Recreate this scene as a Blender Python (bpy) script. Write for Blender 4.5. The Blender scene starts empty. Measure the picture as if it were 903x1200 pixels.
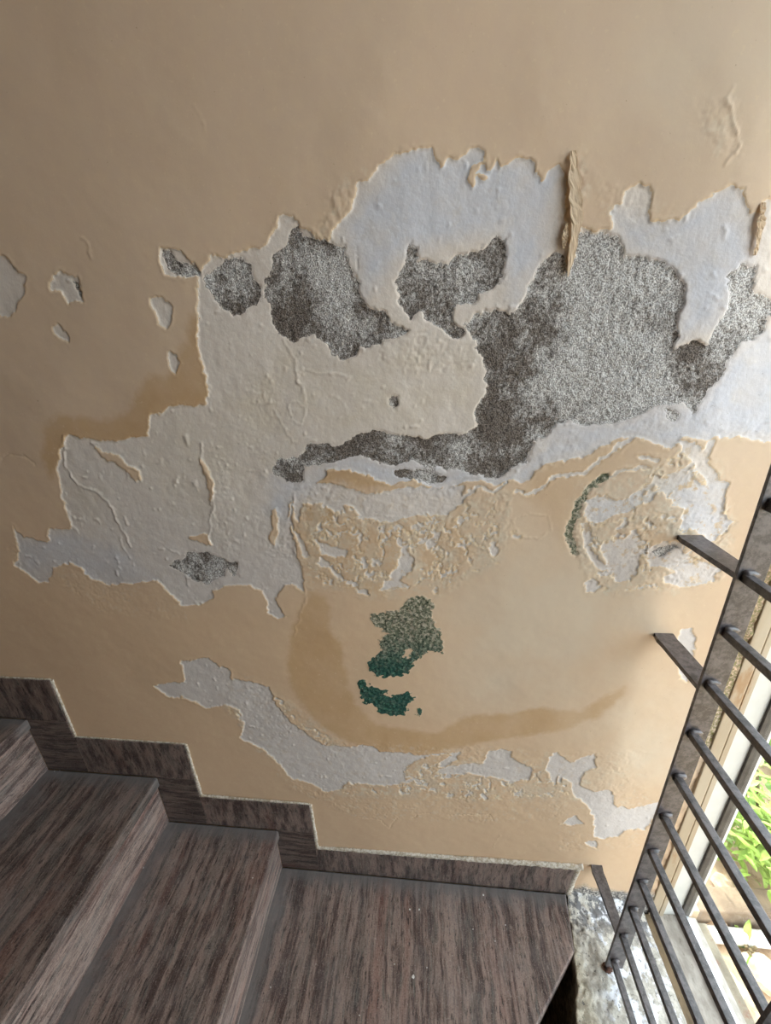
import bpy, bmesh, math, random
import numpy as np
from mathutils import Matrix, Vector
C = bpy.context.scene.collection
S = 0.62            # camera distance from the damaged wall, metres
CAMZ = 2.033 * S    # camera height above the lowest visible tread
FPX = 464.765

# ------------------------------------------------------------------ camera
Rm = np.array([[0.99552473, 0.09029535, -0.02787959],
               [0.0068502, -0.36319312, -0.9316887],
               [-0.09425283, 0.92732816, -0.36218627]])   # rows: right, down, forward
CAM = np.array([0.0, -S, CAMZ])
cd = bpy.data.cameras.new('camera')
cam = bpy.data.objects.new('camera', cd); C.objects.link(cam)
cd.sensor_fit = 'HORIZONTAL'; cd.sensor_width = 36.0; cd.lens = 36.0 * FPX / 903.0
cd.clip_start = 0.01; cd.clip_end = 200
M = Matrix.Identity(4)
for i in range(3):
    M[i][0] = Rm[0][i]; M[i][1] = -Rm[1][i]; M[i][2] = -Rm[2][i]; M[i][3] = CAM[i]
cam.matrix_world = M
bpy.context.scene.camera = cam

# ------------------------------------------------------------------ world, sun, exposure
sc = bpy.context.scene
sc.view_settings.view_transform = 'Standard'; sc.view_settings.look = 'None'
sc.view_settings.gamma = 1.0; sc.view_settings.use_curve_mapping = False
sc.view_settings.exposure = 0.54
w = bpy.data.worlds.new('world'); sc.world = w; w.use_nodes = True
nt = w.node_tree; nt.nodes.clear()
wo = nt.nodes.new('ShaderNodeOutputWorld'); bg = nt.nodes.new('ShaderNodeBackground')
sky = nt.nodes.new('ShaderNodeTexSky'); sky.sky_type = 'HOSEK_WILKIE'
sky.sun_direction = (-0.05, 0.5, 0.86); sky.turbidity = 5.0; sky.ground_albedo = 0.4
mixw = nt.nodes.new('ShaderNodeMix'); mixw.data_type = 'RGBA'; mixw.inputs[0].default_value = 0.55
mixw.inputs[7].default_value = (0.90, 0.93, 1.0, 1)      # thin bright cloud over the blue
nt.links.new(sky.outputs[0], mixw.inputs[6]); nt.links.new(mixw.outputs[2], bg.inputs[0])
bg.inputs[1].default_value = 6.3
nt.links.new(bg.outputs[0], wo.inputs[0])
sl = bpy.data.lights.new('sun', 'SUN'); sun = bpy.data.objects.new('sun', sl); C.objects.link(sun)
sl.energy = 3.6; sl.angle = 0.01; sl.color = (1, 0.96, 0.88)
sun.rotation_euler = Vector((0.06, -0.5, -0.86)).to_track_quat('-Z', 'Y').to_euler()
# window portal: guides the sky light through the opening (emits nothing itself)
pl = bpy.data.lights.new('window_portal', 'AREA'); pl.shape = 'RECTANGLE'; pl.size = 1.05; pl.size_y = 2.7
pl.cycles.is_portal = True
po = bpy.data.objects.new('window_portal', pl); C.objects.link(po)
po.location = (0.72, -0.53, 1.32)
po.rotation_euler = Vector((-1, 0, 0)).to_track_quat('-Z', 'Z').to_euler()
po2l = bpy.data.lights.new('stairwell_fill', 'AREA'); po2l.shape = 'RECTANGLE'; po2l.size = 1.2; po2l.size_y = 1.2
po2l.energy = 0.15; po2l.color = (1.0, 0.95, 0.9)          # added weak fill lamp over the flight, no such source is seen
po2 = bpy.data.objects.new('stairwell_fill', po2l); C.objects.link(po2)
po2.location = (-1.0, -1.7, 3.0)
po2.rotation_euler = (0, 0, 0)

# ------------------------------------------------------------------ helpers
def ray(u, v): return Rm.T @ np.array([(u - 451.5) / FPX, (v - 600) / FPX, 1.0])
def on_wall(u, v, y=0.0):
    r = ray(u, v); t = (y - CAM[1]) / r[1]; return CAM + r * t
def on_level(u, v, z):
    r = ray(u, v); t = (z - CAM[2]) / r[2]; return CAM + r * t
def on_x(u, v, x):
    r = ray(u, v); t = x / r[0]; return CAM + r * t
def tag(o, label=None, cat=None, group=None, kind=None):
    if label: o['label'] = label
    if cat: o['category'] = cat
    if group: o['group'] = group
    if kind: o['kind'] = kind
    return o
def link(name, me, mat=None, parent=None):
    o = bpy.data.objects.new(name, me); C.objects.link(o)
    if mat and me is not None and not me.materials: me.materials.append(mat)
    if parent: o.parent = parent
    return o
def empty(name, loc=(0, 0, 0), parent=None):
    o = bpy.data.objects.new(name, None); C.objects.link(o); o.location = loc; o.empty_display_size = 0.05
    if parent: o.parent = parent
    return o
def from_bm(name, bm, mat=None, parent=None, smooth=False):
    bmesh.ops.recalc_face_normals(bm, faces=bm.faces)
    me = bpy.data.meshes.new(name); bm.to_mesh(me); bm.free()
    if smooth: me.polygons.foreach_set('use_smooth', [True] * len(me.polygons))
    o = link(name, me, mat, parent)
    if parent: o.matrix_parent_inverse = Matrix.Translation(-parent.location)
    return o
def bm_box(bm, a, b, bev=0.0):
    a = Vector(a); b = Vector(b)
    g = bmesh.ops.create_cube(bm, size=1.0)
    vs = g['verts']
    for v in vs:
        v.co = Vector([(a[i] + b[i]) / 2 + v.co[i] * abs(b[i] - a[i]) for i in range(3)])
    if bev > 0:
        es = list({e for v in vs for e in v.link_edges})
        bmesh.ops.bevel(bm, geom=es, offset=bev, segments=2, profile=0.6, affect='EDGES')
def box(name, a, b, mat, parent=None, bev=0.0):
    bm = bmesh.new(); bm_box(bm, a, b, bev); return from_bm(name, bm, mat, parent)
def prism(name, pts, z0, z1, mat, parent=None, bev=0.0):
    bm = bmesh.new()
    lo = [bm.verts.new((p[0], p[1], z0)) for p in pts]; hi = [bm.verts.new((p[0], p[1], z1)) for p in pts]
    bm.faces.new(lo[::-1]); top = bm.faces.new(hi)
    n = len(pts)
    for i in range(n): bm.faces.new((lo[i], lo[(i + 1) % n], hi[(i + 1) % n], hi[i]))
    if bev: bmesh.ops.bevel(bm, geom=list(top.edges), offset=bev, segments=3, profile=0.5, affect='EDGES')
    return from_bm(name, bm, mat, parent)

# numpy value noise
class Noise:
    def __init__(s, seed):
        s.t = np.random.RandomState(seed).rand(256, 256)
    def __call__(s, x, y):
        xi = np.floor(x).astype(np.int64); yi = np.floor(y).astype(np.int64)
        fx = x - xi; fy = y - yi
        fx = fx * fx * (3 - 2 * fx); fy = fy * fy * (3 - 2 * fy)
        a = s.t[xi & 255, yi & 255]; b = s.t[(xi + 1) & 255, yi & 255]
        c = s.t[xi & 255, (yi + 1) & 255]; d = s.t[(xi + 1) & 255, (yi + 1) & 255]
        return (a * (1 - fx) + b * fx) * (1 - fy) + (c * (1 - fx) + d * fx) * fy
def fbm(x, y, scale, seed, octaves=4, gain=0.5):
    out = 0; amp = 1; tot = 0
    for k in range(octaves):
        out = out + amp * Noise(seed * 17 + k)(x / scale * 2 ** k + 13.7 * k, y / scale * 2 ** k + 7.1 * k)
        tot += amp; amp *= gain
    return out / tot * 2 - 1

# ------------------------------------------------------------------ material helpers
def new_mat(name):
    m = bpy.data.materials.new(name); m.use_nodes = True
    t = m.node_tree; b = t.nodes['Principled BSDF']; return m, t, b
def srgb(r, g, b):
    f = lambda c: (c / 255 / 12.92) if c / 255 <= 0.04045 else ((c / 255 + 0.055) / 1.055) ** 2.4
    return (f(r), f(g), f(b), 1)
class NT:
    """small wrapper to write node graphs"""
    def __init__(s, t): s.t = t
    def n(s, typ, **kw):
        x = s.t.nodes.new(typ)
        for k, v in kw.items(): setattr(x, k, v)
        return x
    def l(s, a, b): s.t.links.new(a, b)
    def setin(s, sock, v):
        if hasattr(v, 'links'): s.l(v, sock)
        else: sock.default_value = v
    def math(s, op, a, b=0.0, clamp=False):
        x = s.n('ShaderNodeMath', operation=op); x.use_clamp = clamp
        s.setin(x.inputs[0], a); s.setin(x.inputs[1], b); return x.outputs[0]
    def ramp(s, v, lo, hi, a=0.0, b=1.0):
        x = s.n('ShaderNodeMapRange'); x.interpolation_type = 'SMOOTHSTEP'
        s.setin(x.inputs[0], v); x.inputs[1].default_value = lo; x.inputs[2].default_value = hi
        x.inputs[3].default_value = a; x.inputs[4].default_value = b; return x.outputs[0]
    def mix(s, f, a, b, mode='MIX'):
        x = s.n('ShaderNodeMix', data_type='RGBA', blend_type=mode)
        s.setin(x.inputs[0], f); s.setin(x.inputs[6], a); s.setin(x.inputs[7], b); return x.outputs[2]
    def noise(s, vec, scale, detail=4, rough=0.55):
        x = s.n('ShaderNodeTexNoise'); x.inputs['Scale'].default_value = scale
        x.inputs['Detail'].default_value = detail; x.inputs['Roughness'].default_value = rough
        if vec is not None: s.l(vec, x.inputs['Vector'])
        return x.outputs[0]
    def objco(s): return s.n('ShaderNodeTexCoord').outputs['Object']
    def mapping(s, vec, scale=(1, 1, 1), rot=(0, 0, 0), loc=(0, 0, 0)):
        x = s.n('ShaderNodeMapping'); s.l(vec, x.inputs[0])
        x.inputs['Location'].default_value = loc
        x.inputs['Scale'].default_value = scale; x.inputs['Rotation'].default_value = rot; return x.outputs[0]
    def bump(s, h, strength, dist, prev=None):
        x = s.n('ShaderNodeBump'); x.inputs['Strength'].default_value = strength; x.inputs['Distance'].default_value = dist
        s.l(h, x.inputs['Height'])
        if prev is not None: s.l(prev, x.inputs['Normal'])
        return x.outputs[0]

def granite(name, stretch, rot=(0, 0, 0), dust=0.0, dark=1.0, seed=0, edge=None):
    """streaked purple-brown granite; stretch: per-axis scale, small = long streaks"""
    m, t, b = new_mat(name); g = NT(t); co = g.objco()
    stretch = tuple(x * 1.25 for x in stretch)
    wob = g.n('ShaderNodeTexNoise'); wob.inputs['Scale'].default_value = 9; g.l(co, wob.inputs['Vector'])
    vm = g.n('ShaderNodeVectorMath', operation='MULTIPLY_ADD'); g.l(wob.outputs['Color'], vm.inputs[0]); vm.inputs[1].default_value = (.022, .022, .022); g.l(co, vm.inputs[2])
    co0 = co; co = vm.outputs[0]
    v = g.mapping(co, stretch, rot, (seed * 3.3, seed * 1.7, seed * 2.1))
    n1 = g.noise(v, 1.0, 5, 0.62)
    v2 = g.mapping(co, tuple(x * 2.7 for x in stretch), rot, (seed, 4, seed))
    n2 = g.noise(v2, 1.0, 6, 0.7)
    v3 = g.mapping(co, tuple(0.35 * x for x in stretch), rot, (7 + seed, 2, 1))
    n3 = g.noise(v3, 1.0, 3, 0.5)
    gr = g.noise(co, 420, 3, 0.7)
    mx_ = max(stretch); fine = g.noise(g.mapping(co, tuple(mx_ * 3.6 if x > mx_ * .5 else mx_ * .62 for x in stretch), rot), 1.0, 4, 0.68)
    base = g.mix(g.ramp(n1, 0.38, 0.6), srgb(76, 59, 55), srgb(148, 127, 117))
    base = g.mix(g.ramp(n2, 0.52, 0.66), base, srgb(108, 102, 95))
    base = g.mix(g.ramp(n3, 0.54, 0.72, 0, 0.5), base, srgb(128, 88, 76))
    base = g.mix(g.ramp(n3, 0.46, 0.32, 0, 0.4), base, srgb(76, 78, 74))
    base = g.mix(g.ramp(fine, 0.46, 0.34, 0, 0.85), base, srgb(34, 27, 27))
    base = g.mix(g.ramp(fine, 0.58, 0.7, 0, 0.6), base, srgb(172, 158, 146))
    base = g.mix(g.ramp(gr, 0.55, 0.72, 0, 0.55), base, srgb(176, 166, 156))
    base = g.mix(g.ramp(gr, 0.44, 0.3, 0, 0.7), base, srgb(34, 28, 28))
    if dark != 1.0: base = g.mix(1.0, base, (dark, dark, dark, 1), 'MULTIPLY')
    if edge is not None:
        sx = g.n('ShaderNodeSeparateXYZ'); g.l(co0, sx.inputs[0]); dn2 = g.noise(co0, 26, 5, .65)
        dx = g.math('ADD', g.math('SUBTRACT', sx.outputs[0], edge), g.math('MULTIPLY', g.math('SUBTRACT', dn2, .5), .09))
        dy = g.math('ADD', g.math('MULTIPLY', sx.outputs[1], -1.0), g.math('MULTIPLY', g.math('SUBTRACT', dn2, .5), .07))
        base = g.mix(g.math('MAXIMUM', g.ramp(dx, .060, .008, 0, .8), g.ramp(dy, .050, .010, 0, .8)), base, srgb(112, 108, 106))
    if dust:
        dn = g.noise(co, 14, 5, 0.7)
        base = g.mix(g.ramp(dn, 0.4, 0.8, 0.0, dust), base, srgb(150, 145, 142))
    g.l(base, b.inputs['Base Color']); b.inputs['Roughness'].default_value = 0.5
    b.inputs['Specular IOR Level'].default_value = 0.35
    g.l(g.bump(gr, 0.25, 0.001, g.bump(fine, 0.2, 0.001)), b.inputs['Normal'])
    return m

# ------------------------------------------------------------------ damaged wall: traced outlines, in photograph pixels, cast on the wall plane
PUTTY = [
 [(232,318),(227,336),(234,376),(229,403),(241,439),(244,463),(239,477),(216,474),(199,477),(193,486),(176,486),(174,512),(153,512),(140,516),(115,517),(80,512),(71,526),(68,546),(71,560),(75,583),(78,600),(83,619),(66,621),(56,619),(55,634),(43,634),(35,629),(25,628),(15,614),(21,646),(15,661),(30,671),(43,682),(55,682),(61,666),(80,661),(96,666),(106,679),(126,687),(143,684),(183,682),(199,696),(213,709),(232,709),(246,701),(252,691),(282,684),(300,689),(307,693),(315,716),(325,725),(335,721),(322,702),(333,686),(343,686),(355,695),(356,680),(353,666),(348,649),(343,629),(338,606),(341,589),(360,579),(371,566),(386,551),(400,548),(423,554),(443,563),(459,569),(486,564),(506,569),(526,574),(546,564),(566,564),(579,568),(592,564),(600,563),(620,563),(637,543),(660,540),(683,533),(710,523),(740,511),(767,520),(790,523),(800,513),(827,515),(847,511),(867,513),(902,517),(940,519),(940,236),(903,234),(897,234),(889,247),(880,247),(873,240),(868,222),(857,214),(848,219),(835,229),(815,242),(798,254),(778,259),(761,257),(758,246),(731,239),(721,240),(716,254),(712,271),(701,267),(680,266),(672,301),(665,324),(660,314),(667,284),(662,261),(665,217),(660,197),(654,189),(644,192),(635,209),(627,205),(625,189),(613,184),(600,184),(589,193),(582,183),(572,200),(566,193),(552,218),(546,210),(551,196),(566,190),(566,173),(552,173),(546,181),(536,186),(526,181),(517,198),(512,190),(509,178),(496,175),(479,178),(464,178),(453,191),(443,200),(434,211),(424,216),(414,234),(409,246),(396,258),(388,266),(385,281),(378,281),(366,269),(350,264),(340,251),(325,253),(320,273),(308,288),(294,291),(276,298),(262,305),(247,295),(239,311)],
 [(-20,301),(10,301),(18,316),(31,326),(28,343),(20,360),(8,371),(-20,370)],
 [(60,323),(70,318),(90,323),(91,336),(99,354),(80,354),(71,343),(56,341)],
 [(61,380),(70,380),(80,393),(81,403),(71,399),(63,389)],
 [(174,346),(186,346),(201,361),(201,376),(194,384),(183,376),(178,360)],
 [(196,416),(207,416),(209,426),(206,439),(199,433)],
 [(186,293),(199,291),(213,297),(219,308),(233,316),(229,327),(213,326),(194,319),(184,306)],
 [(181,803),(196,800),(218,800),(214,773),(226,773),(244,770),(256,780),(269,786),(272,796),(300,800),(315,806),(320,823),(337,843),(356,856),(376,873),(410,876),(433,873),(446,881),(476,884),(499,886),(483,893),(473,902),(476,916),(450,922),(426,919),(410,916),(396,926),(380,929),(366,919),(340,912),(327,896),(310,879),(292,871),(282,867),(286,850),(282,833),(266,826),(243,830),(233,823),(213,816),(199,816)],
 [(513,896),(530,885),(540,882),(536,890),(520,900)],
 [(513,902),(546,896),(566,896),(572,882),(589,879),(600,881),(600,888),(610,895),(623,900),(620,910),(617,915),(600,917),(589,912),(566,911),(546,906),(516,907)],
 [(643,888),(655,883),(667,895),(697,885),(700,900),(685,907),(680,920),(697,930),(711,927),(719,932),(719,945),(741,949),(764,942),(785,940),(785,960),(764,960),(758,972),(734,972),(724,980),(707,982),(697,980),(696,954),(687,944),(675,934),(672,920),(655,910),(650,923),(645,913),(640,903)],
 [(657,965),(672,957),(682,965),(672,968)], [(684,986),(698,984),(700,993),(688,990)],
 [(345,585),(375,565),(400,570),(440,578),(480,571),(510,571),(545,570),(540,590),(525,605),(490,603),(460,612),(430,605),(405,592),(395,602),(380,590),(357,590),(350,610),(345,600)],
 [(366,633),(385,640),(408,648),(406,655),(390,655),(375,645)], [(383,660),(398,672),(395,675),(385,667)],
 [(443,690),(455,680),(465,665),(470,645),(478,640),(480,652),(486,655),(482,670),(470,680),(478,690),(462,692),(445,693)],
 [(497,633),(505,628),(510,640),(500,642)], [(416,687),(430,690),(433,697),(420,694)],
 [(343,612),(350,630),(358,645),(366,653),(360,656),(350,640)],
 [(687,585),(700,580),(720,583),(740,585),(760,580),(775,570),(790,560),(800,553),(808,558),(820,565),(835,567),(855,566),(850,585),(845,600),(858,612),(852,625),(830,635),(815,622),(800,617),(795,608),(800,597),(790,590),(790,575),(770,577),(758,590),(745,592),(735,600),(715,603),(700,612),(690,610),(685,600)],
 [(680,612),(690,612),(693,640),(703,652),(712,660),(705,645),(710,635),(725,635),(745,620),(750,640),(748,670),(738,680),(722,680),(715,668),(700,668),(688,645)],
 [(762,640),(775,632),(795,634),(800,645),(812,650),(830,660),(845,668),(835,682),(818,688),(800,690),(780,685),(776,678),(790,670),(775,662),(763,665),(757,655)],
 [(745,534),(760,534),(775,537),(770,541),(750,539)], [(687,680),(697,677),(705,690),(697,697),(688,692)],
 [(733,224),(744,215),(758,215),(761,234),(758,246),(745,250),(731,239)],
 [(795,740),(812,735),(815,760),(805,800),(795,790),(790,760)],
 [(798,517),(812,519),(824,530),(831,545),(840,560),(848,574),(832,571),(820,556),(811,545),(800,533)],
 [(602,623),(612,628),(608,631),(600,628)], [(575,632),(582,634),(584,645),(577,652),(572,643)] ]
ISLAND = [   # paint still holding inside the bared putty
 [(110,523),(125,530),(140,533),(150,543),(164,548),(166,560),(158,562),(150,552),(138,545),(120,535)],
 [(236,536),(243,545),(248,560),(250,582),(246,590),(242,570),(238,555)], [(222,630),(243,626),(247,638),(228,635)],
 [(317,600),(323,597),(326,625),(322,641),(316,630)], [(563,205),(572,207),(570,213),(564,212)] ]
CEMENT = [
 [(188,295),(196,293),(206,306),(219,310),(231,318),(231,325),(214,325),(203,318),(191,308)],
 [(237,321),(247,315),(262,306),(276,303),(292,308),(294,321),(302,328),(306,343),(303,353),(294,358),(279,371),(266,366),(254,355),(242,340)],
 [(341,263),(350,263),(355,273),(373,276),(386,283),(403,288),(406,303),(415,319),(423,329),(423,341),(428,353),(433,363),(449,366),(454,376),(479,386),(463,396),(448,397),(439,407),(420,406),(416,416),(406,424),(390,416),(385,406),(366,391),(350,399),(330,394),(320,376),(317,359),(308,346),(312,329),(320,313),(322,296),(336,283),(340,273)],
 [(476,293),(481,287),(489,289),(491,303),(504,304),(506,313),(526,313),(529,304),(556,299),(569,289),(586,278),(594,286),(592,306),(586,326),(576,338),(559,343),(556,356),(532,359),(529,376),(546,386),(539,394),(526,394),(512,381),(503,376),(493,366),(484,376),(476,369),(469,353),(464,336),(466,319),(476,313)],
 [(546,379),(559,369),(586,364),(600,366),(617,348),(620,331),(632,311),(650,294),(660,294),(664,323),(667,323),(672,304),(679,274),(690,269),(711,274),(724,282),(731,298),(734,306),(737,299),(758,303),(778,306),(788,318),(798,331),(801,351),(796,368),(791,378),(795,395),(790,408),(801,402),(815,397),(832,407),(838,385),(848,365),(857,341),(853,325),(868,311),(882,311),(880,338),(903,351),(940,356),(940,370),(903,368),(895,392),(878,400),(865,408),(845,442),(835,454),(818,477),(801,470),(783,472),(744,489),(711,497),(670,496),(654,497),(640,514),(627,517),(620,541),(600,548),(582,559),(552,559),(532,551),(499,546),(486,541),(459,546),(443,539),(423,534),(396,541),(376,544),(355,543),(353,563),(336,566),(320,559),(316,549),(326,538),(350,536),(360,524),(376,519),(393,523),(413,509),(436,505),(469,511),(503,514),(516,508),(539,509),(559,500),(556,483),(572,453),(566,420),(557,400)],
 [(459,554),(479,551),(503,548),(522,559),(512,566),(486,564),(466,561)],
 [(199,666),(203,658),(216,656),(218,646),(229,649),(242,646),(266,659),(279,659),(279,669),(272,676),(266,666),(259,676),(246,686),(232,684),(216,676)],
 [(458,465),(466,465),(468,473),(463,481),(458,473)], [(83,330),(90,330),(97,349),(92,344)],
 [(779,477),(791,477),(798,487),(794,494),(783,490)], [(815,472),(820,480),(813,487)],
 [(771,641),(788,636),(794,640),(781,648),(774,653)], [(766,645),(772,642),(774,649),(769,652)] ]
MOSS = [
 [(433,723),(449,716),(466,715),(479,705),(489,700),(507,703),(509,726),(516,743),(521,753),(517,766),(499,763),(489,771),(479,783),(473,793),(449,796),(443,793),(433,786),(433,776),(443,766),(446,753),(454,743),(443,736),(434,730)],
 [(419,796),(428,798),(429,804),(446,808),(454,806),(453,814),(466,813),(479,811),(483,816),(478,826),(473,838),(456,839),(443,836),(438,828),(426,823),(419,813)],
 [(486,832),(492,832),(493,839),(488,838)] ]
MOSS_HOLE = [[(474,761),(479,760),(480,771),(474,770)]]
STAIN = [
 [(52,535),(53,500),(70,486),(95,489),(115,495),(150,483),(158,462),(178,440),(195,445),(215,400),(222,370),(235,372),(250,470),(216,482),(178,492),(176,517),(80,518),(68,545),(60,560)],
 [(386,716),(385,740),(400,755),(405,790),(415,825),(440,850),(480,855),(510,860),(545,840),(600,835),(633,828),(680,835),(710,815),(734,805),(734,815),(700,842),(660,855),(600,865),(549,874),(500,884),(440,880),(400,866),(370,845),(345,815),(335,780),(342,740),(352,710),(362,694),(380,700)],
 [(386,551),(400,546),(423,552),(459,566),(466,572),(430,570),(400,563),(372,566)], [(360,593),(390,595),(393,605),(388,615),(362,612),(358,600)],
 [(620,563),(637,543),(683,533),(740,511),(790,523),(780,535),(740,545),(700,558),(670,590),(660,640),(640,600),(615,580)],
 [(345,620),(400,612),(460,620),(540,600),(560,640),(520,690),(480,640),(455,700),(420,690),(370,680)],
 [(745,592),(760,590),(785,600),(792,620),(770,632),(760,660),(757,640),(750,615)], [(810,590),(825,592),(827,602),(812,604)] ]
WASH = [   # thin yellowish wash left over the putty
 [(72,562),(90,563),(118,577),(136,602),(134,615),(100,625),(84,620)],
 [(240,480),(300,420),(340,395),(400,425),(470,395),(560,395),(565,480),(540,508),(440,505),(360,520),(310,560),(300,640),(245,640),(200,600),(160,540),(180,500)],
 [(455,380),(500,385),(550,400),(565,450),(520,430),(480,425),(455,410)],
 [(700,555),(740,548),(790,535),(850,575),(848,600),(790,610),(700,600)] ]
WHITE = [   # lime bloom, whiter than the putty
 [(590,566),(605,552),(622,541),(640,514),(655,497),(670,496),(711,497),(744,489),(783,472),(818,477),(835,454),(845,442),(865,408),(878,400),(895,392),(940,385),(940,519),(867,513),(790,523),(740,511),(710,523),(637,543),(620,563)],
 [(320,560),(353,563),(376,545),(423,535),(459,546),(486,541),(532,551),(582,559),(592,566),(546,566),(526,574),(459,569),(400,548),(386,551),(360,579),(341,589),(335,610),(310,600)],
 [(640,285),(655,200),(600,184),(480,178),(400,260),(430,340),(480,290),(590,270),(600,360)],
 [(715,250),(780,262),(860,214),(880,300),(840,380),(795,395),(800,340),(760,300),(725,280)], [(20,640),(80,625),(150,650),(180,680),(110,680),(60,665),(30,670)],
 [(687,585),(775,570),(808,558),(855,566),(845,600),(858,612),(840,640),(800,617),(790,575),(745,592),(700,612)] ]
STROKES = [  # thin white veins (path, half width in metres)
 ([(607,575),(620,580),(635,575),(650,556),(680,557),(700,540),(720,530),(746,509)], 0.0030),
 ([(539,590),(545,580),(556,574),(565,572),(580,578),(592,566)], 0.0030),
 ([(740,584),(752,575),(762,568),(775,562),(800,553),(825,533),(832,520)], 0.0035),
 ([(420,874),(450,883),(499,886),(540,883)], 0.0022), ([(343,590),(341,610),(350,638),(362,655)], 0.0022),
 ([(362,580),(400,572),(440,580)], 0.004), ([(700,560),(730,553),(760,548)], 0.003)]
RIDGES = [   # lifted edges and cracks of the coats (path, height, half width)
 ([(76,513),(75,543),(86,560),(100,573),(113,576),(128,593),(136,613),(146,626),(153,641)], .0022, .003),
 ([(237,520),(237,543),(247,563),(250,596),(245,606),(245,636)], .0018, .0025),
 ([(333,400),(343,420),(346,436),(356,466)], .0016, .003), ([(346,433),(383,438),(410,443)], .0014, .002),
 ([(867,150),(865,170),(858,180),(848,193)], .0018, .002), ([(857,100),(850,115),(862,140),(866,158)], .0015, .002),
 ([(336,475),(348,470),(357,480),(350,497),(340,492),(336,475)], .0014, .002),
 ([(386,460),(400,470),(407,482),(395,490)], .0014, .002), ([(225,122),(234,135),(240,156)], .0010, .0015),
 ([(98,275),(105,288),(107,300)], .0018, .003), ([(147,560),(150,545),(163,548),(165,562)], .0015, .002),
 ([(184,636),(200,645),(215,650)], .0015, .002), ([(140,630),(143,645),(150,655)], .0016, .003),
 ([(80,600),(82,615),(90,625)], .0018, .003), ([(602,610),(620,600),(645,605),(645,620),(630,630),(608,628),(602,612)], .0010, .0018),
 ([(545,640),(560,650),(580,642)], .001, .002), ([(505,672),(520,655),(530,640),(545,625)], .0012, .003),
 ([(357,700),(352,715),(345,745)], .001, .003), ([(320,480),(345,520),(360,515)], .001, .002),
 ([(481,958),(489,954),(504,953)], -.003, .0012), ([(526,955),(552,955),(576,956),(577,961)], -.003, .0012),
 ([(586,978),(578,992)], .001, .0015), ([(0,540),(13,531),(27,533),(43,545)], -.002, .0015), ([(735,973),(758,970)], -.003, .0012),
 ([(416,288),(419,300),(421,312)], -.002, .0012), ([(862,612),(850,625),(835,640),(820,655),(790,668)], -.003, .0022),
 ([(775,662),(800,660),(825,645)], -.0025, .002), ([(880,300),(873,262),(885,250)], -.0015, .001), ([(853,620),(855,612),(848,600),(850,585)], .002, .002),
 ([(270,280),(271,302)], .0008, .0012), ([(420,957),(445,960),(455,970),(462,962),(466,955)], -.0016, .0015),
 ([(690,270),(664,180)], .0, .001)]
ROUGH = [    # strongly flaked zones (outline, added relief)
 ([(366,270),(385,225),(410,205),(440,190),(457,183),(450,203),(425,220),(405,248),(388,285)], .0022),
 ([(655,180),(680,170),(690,215),(682,262),(672,301),(664,324),(655,310),(664,262),(664,217)], .0040),
 ([(300,600),(345,560),(420,560),(540,570),(600,575),(600,640),(520,700),(440,640),(360,690),(310,690)], .0016),
 ([(680,570),(740,545),(800,525),(850,560),(862,620),(850,680),(800,695),(760,690),(700,700),(670,640)], .0022),
 ([(240,770),(300,795),(400,870),(600,875),(720,890),(780,950),(600,965),(420,960),(340,925),(290,870)], .0014),
 ([(440,375),(480,385),(560,390),(560,440),(500,440),(440,420)], .0020), ([(810,120),(870,110),(868,190),(830,190)], .0014),
 ([(600,500),(700,495),(860,420),(940,400),(940,520),(740,515),(600,565)], .0014), ([(245,500),(320,400),(360,400),(330,560),(300,690),(245,640)], .0010),
 ([(880,240),(940,240),(940,300),(890,285)], .003), ([(690,200),(790,240),(790,262),(700,262)], .0012), ([(0,640),(40,620),(130,680),(200,690),(230,730),(120,720)], .0010),
 ([(660,880),(760,880),(760,990),(650,1000)], .001), ([(745,620),(800,610),(840,670),(790,700),(755,680)], .002)]
CEM_LIGHT = [(700,330,60,1),(720,440,60,.9),(640,450,40,.6),(385,315,28,.8),(545,330,38,.5),(275,335,22,.7),(640,380,30,-.4),(610,430,18,-.5),(760,470,50,.3),(870,350,30,.8),(600,520,40,-.2),(455,530,50,-.2),(240,668,25,-.1),(790,360,25,.4),(655,540,30,.4),(330,375,30,-.4),(595,500,25,-.5)]

H_STEP = 0.0019
X0, X1, Z0, Z1 = -1.00, 0.566, -0.075, 1.76
nx = int((X1 - X0) / H_STEP) + 1; nz = int((Z1 - Z0) / H_STEP) + 1
gx = np.linspace(X0, X1, nx); gz = np.linspace(Z0, Z1, nz)
GX, GZ = np.meshgrid(gx, gz, indexing='ij')
wx = fbm(GX, GZ, 0.030, 1, 4, .6) * 0.0065 + fbm(GX, GZ, 0.009, 9, 3, .7) * 0.0042
wz = fbm(GX, GZ, 0.030, 2, 4, .6) * 0.0065 + fbm(GX, GZ, 0.009, 8, 3, .7) * 0.0042
WX = GX + wx; WZ = GZ + wz
def P2(poly): return np.array([on_wall(u, v)[[0, 2]] for u, v in poly])
def sub(poly, m=0.03):
    a = poly.min(0) - m; b = poly.max(0) + m
    i0 = max(0, int((a[0] - X0) / H_STEP)); i1 = min(nx, int((b[0] - X0) / H_STEP) + 2)
    j0 = max(0, int((a[1] - Z0) / H_STEP)); j1 = min(nz, int((b[1] - Z0) / H_STEP) + 2)
    return slice(i0, max(i1, i0)), slice(j0, max(j1, j0))
def seg_dist(px, pz, a, b):
    d = b - a; L = (d * d).sum() + 1e-12
    t = np.clip(((px - a[0]) * d[0] + (pz - a[1]) * d[1]) / L, 0, 1)
    return (px - a[0] - t * d[0]) ** 2 + (pz - a[1] - t * d[1]) ** 2
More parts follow.
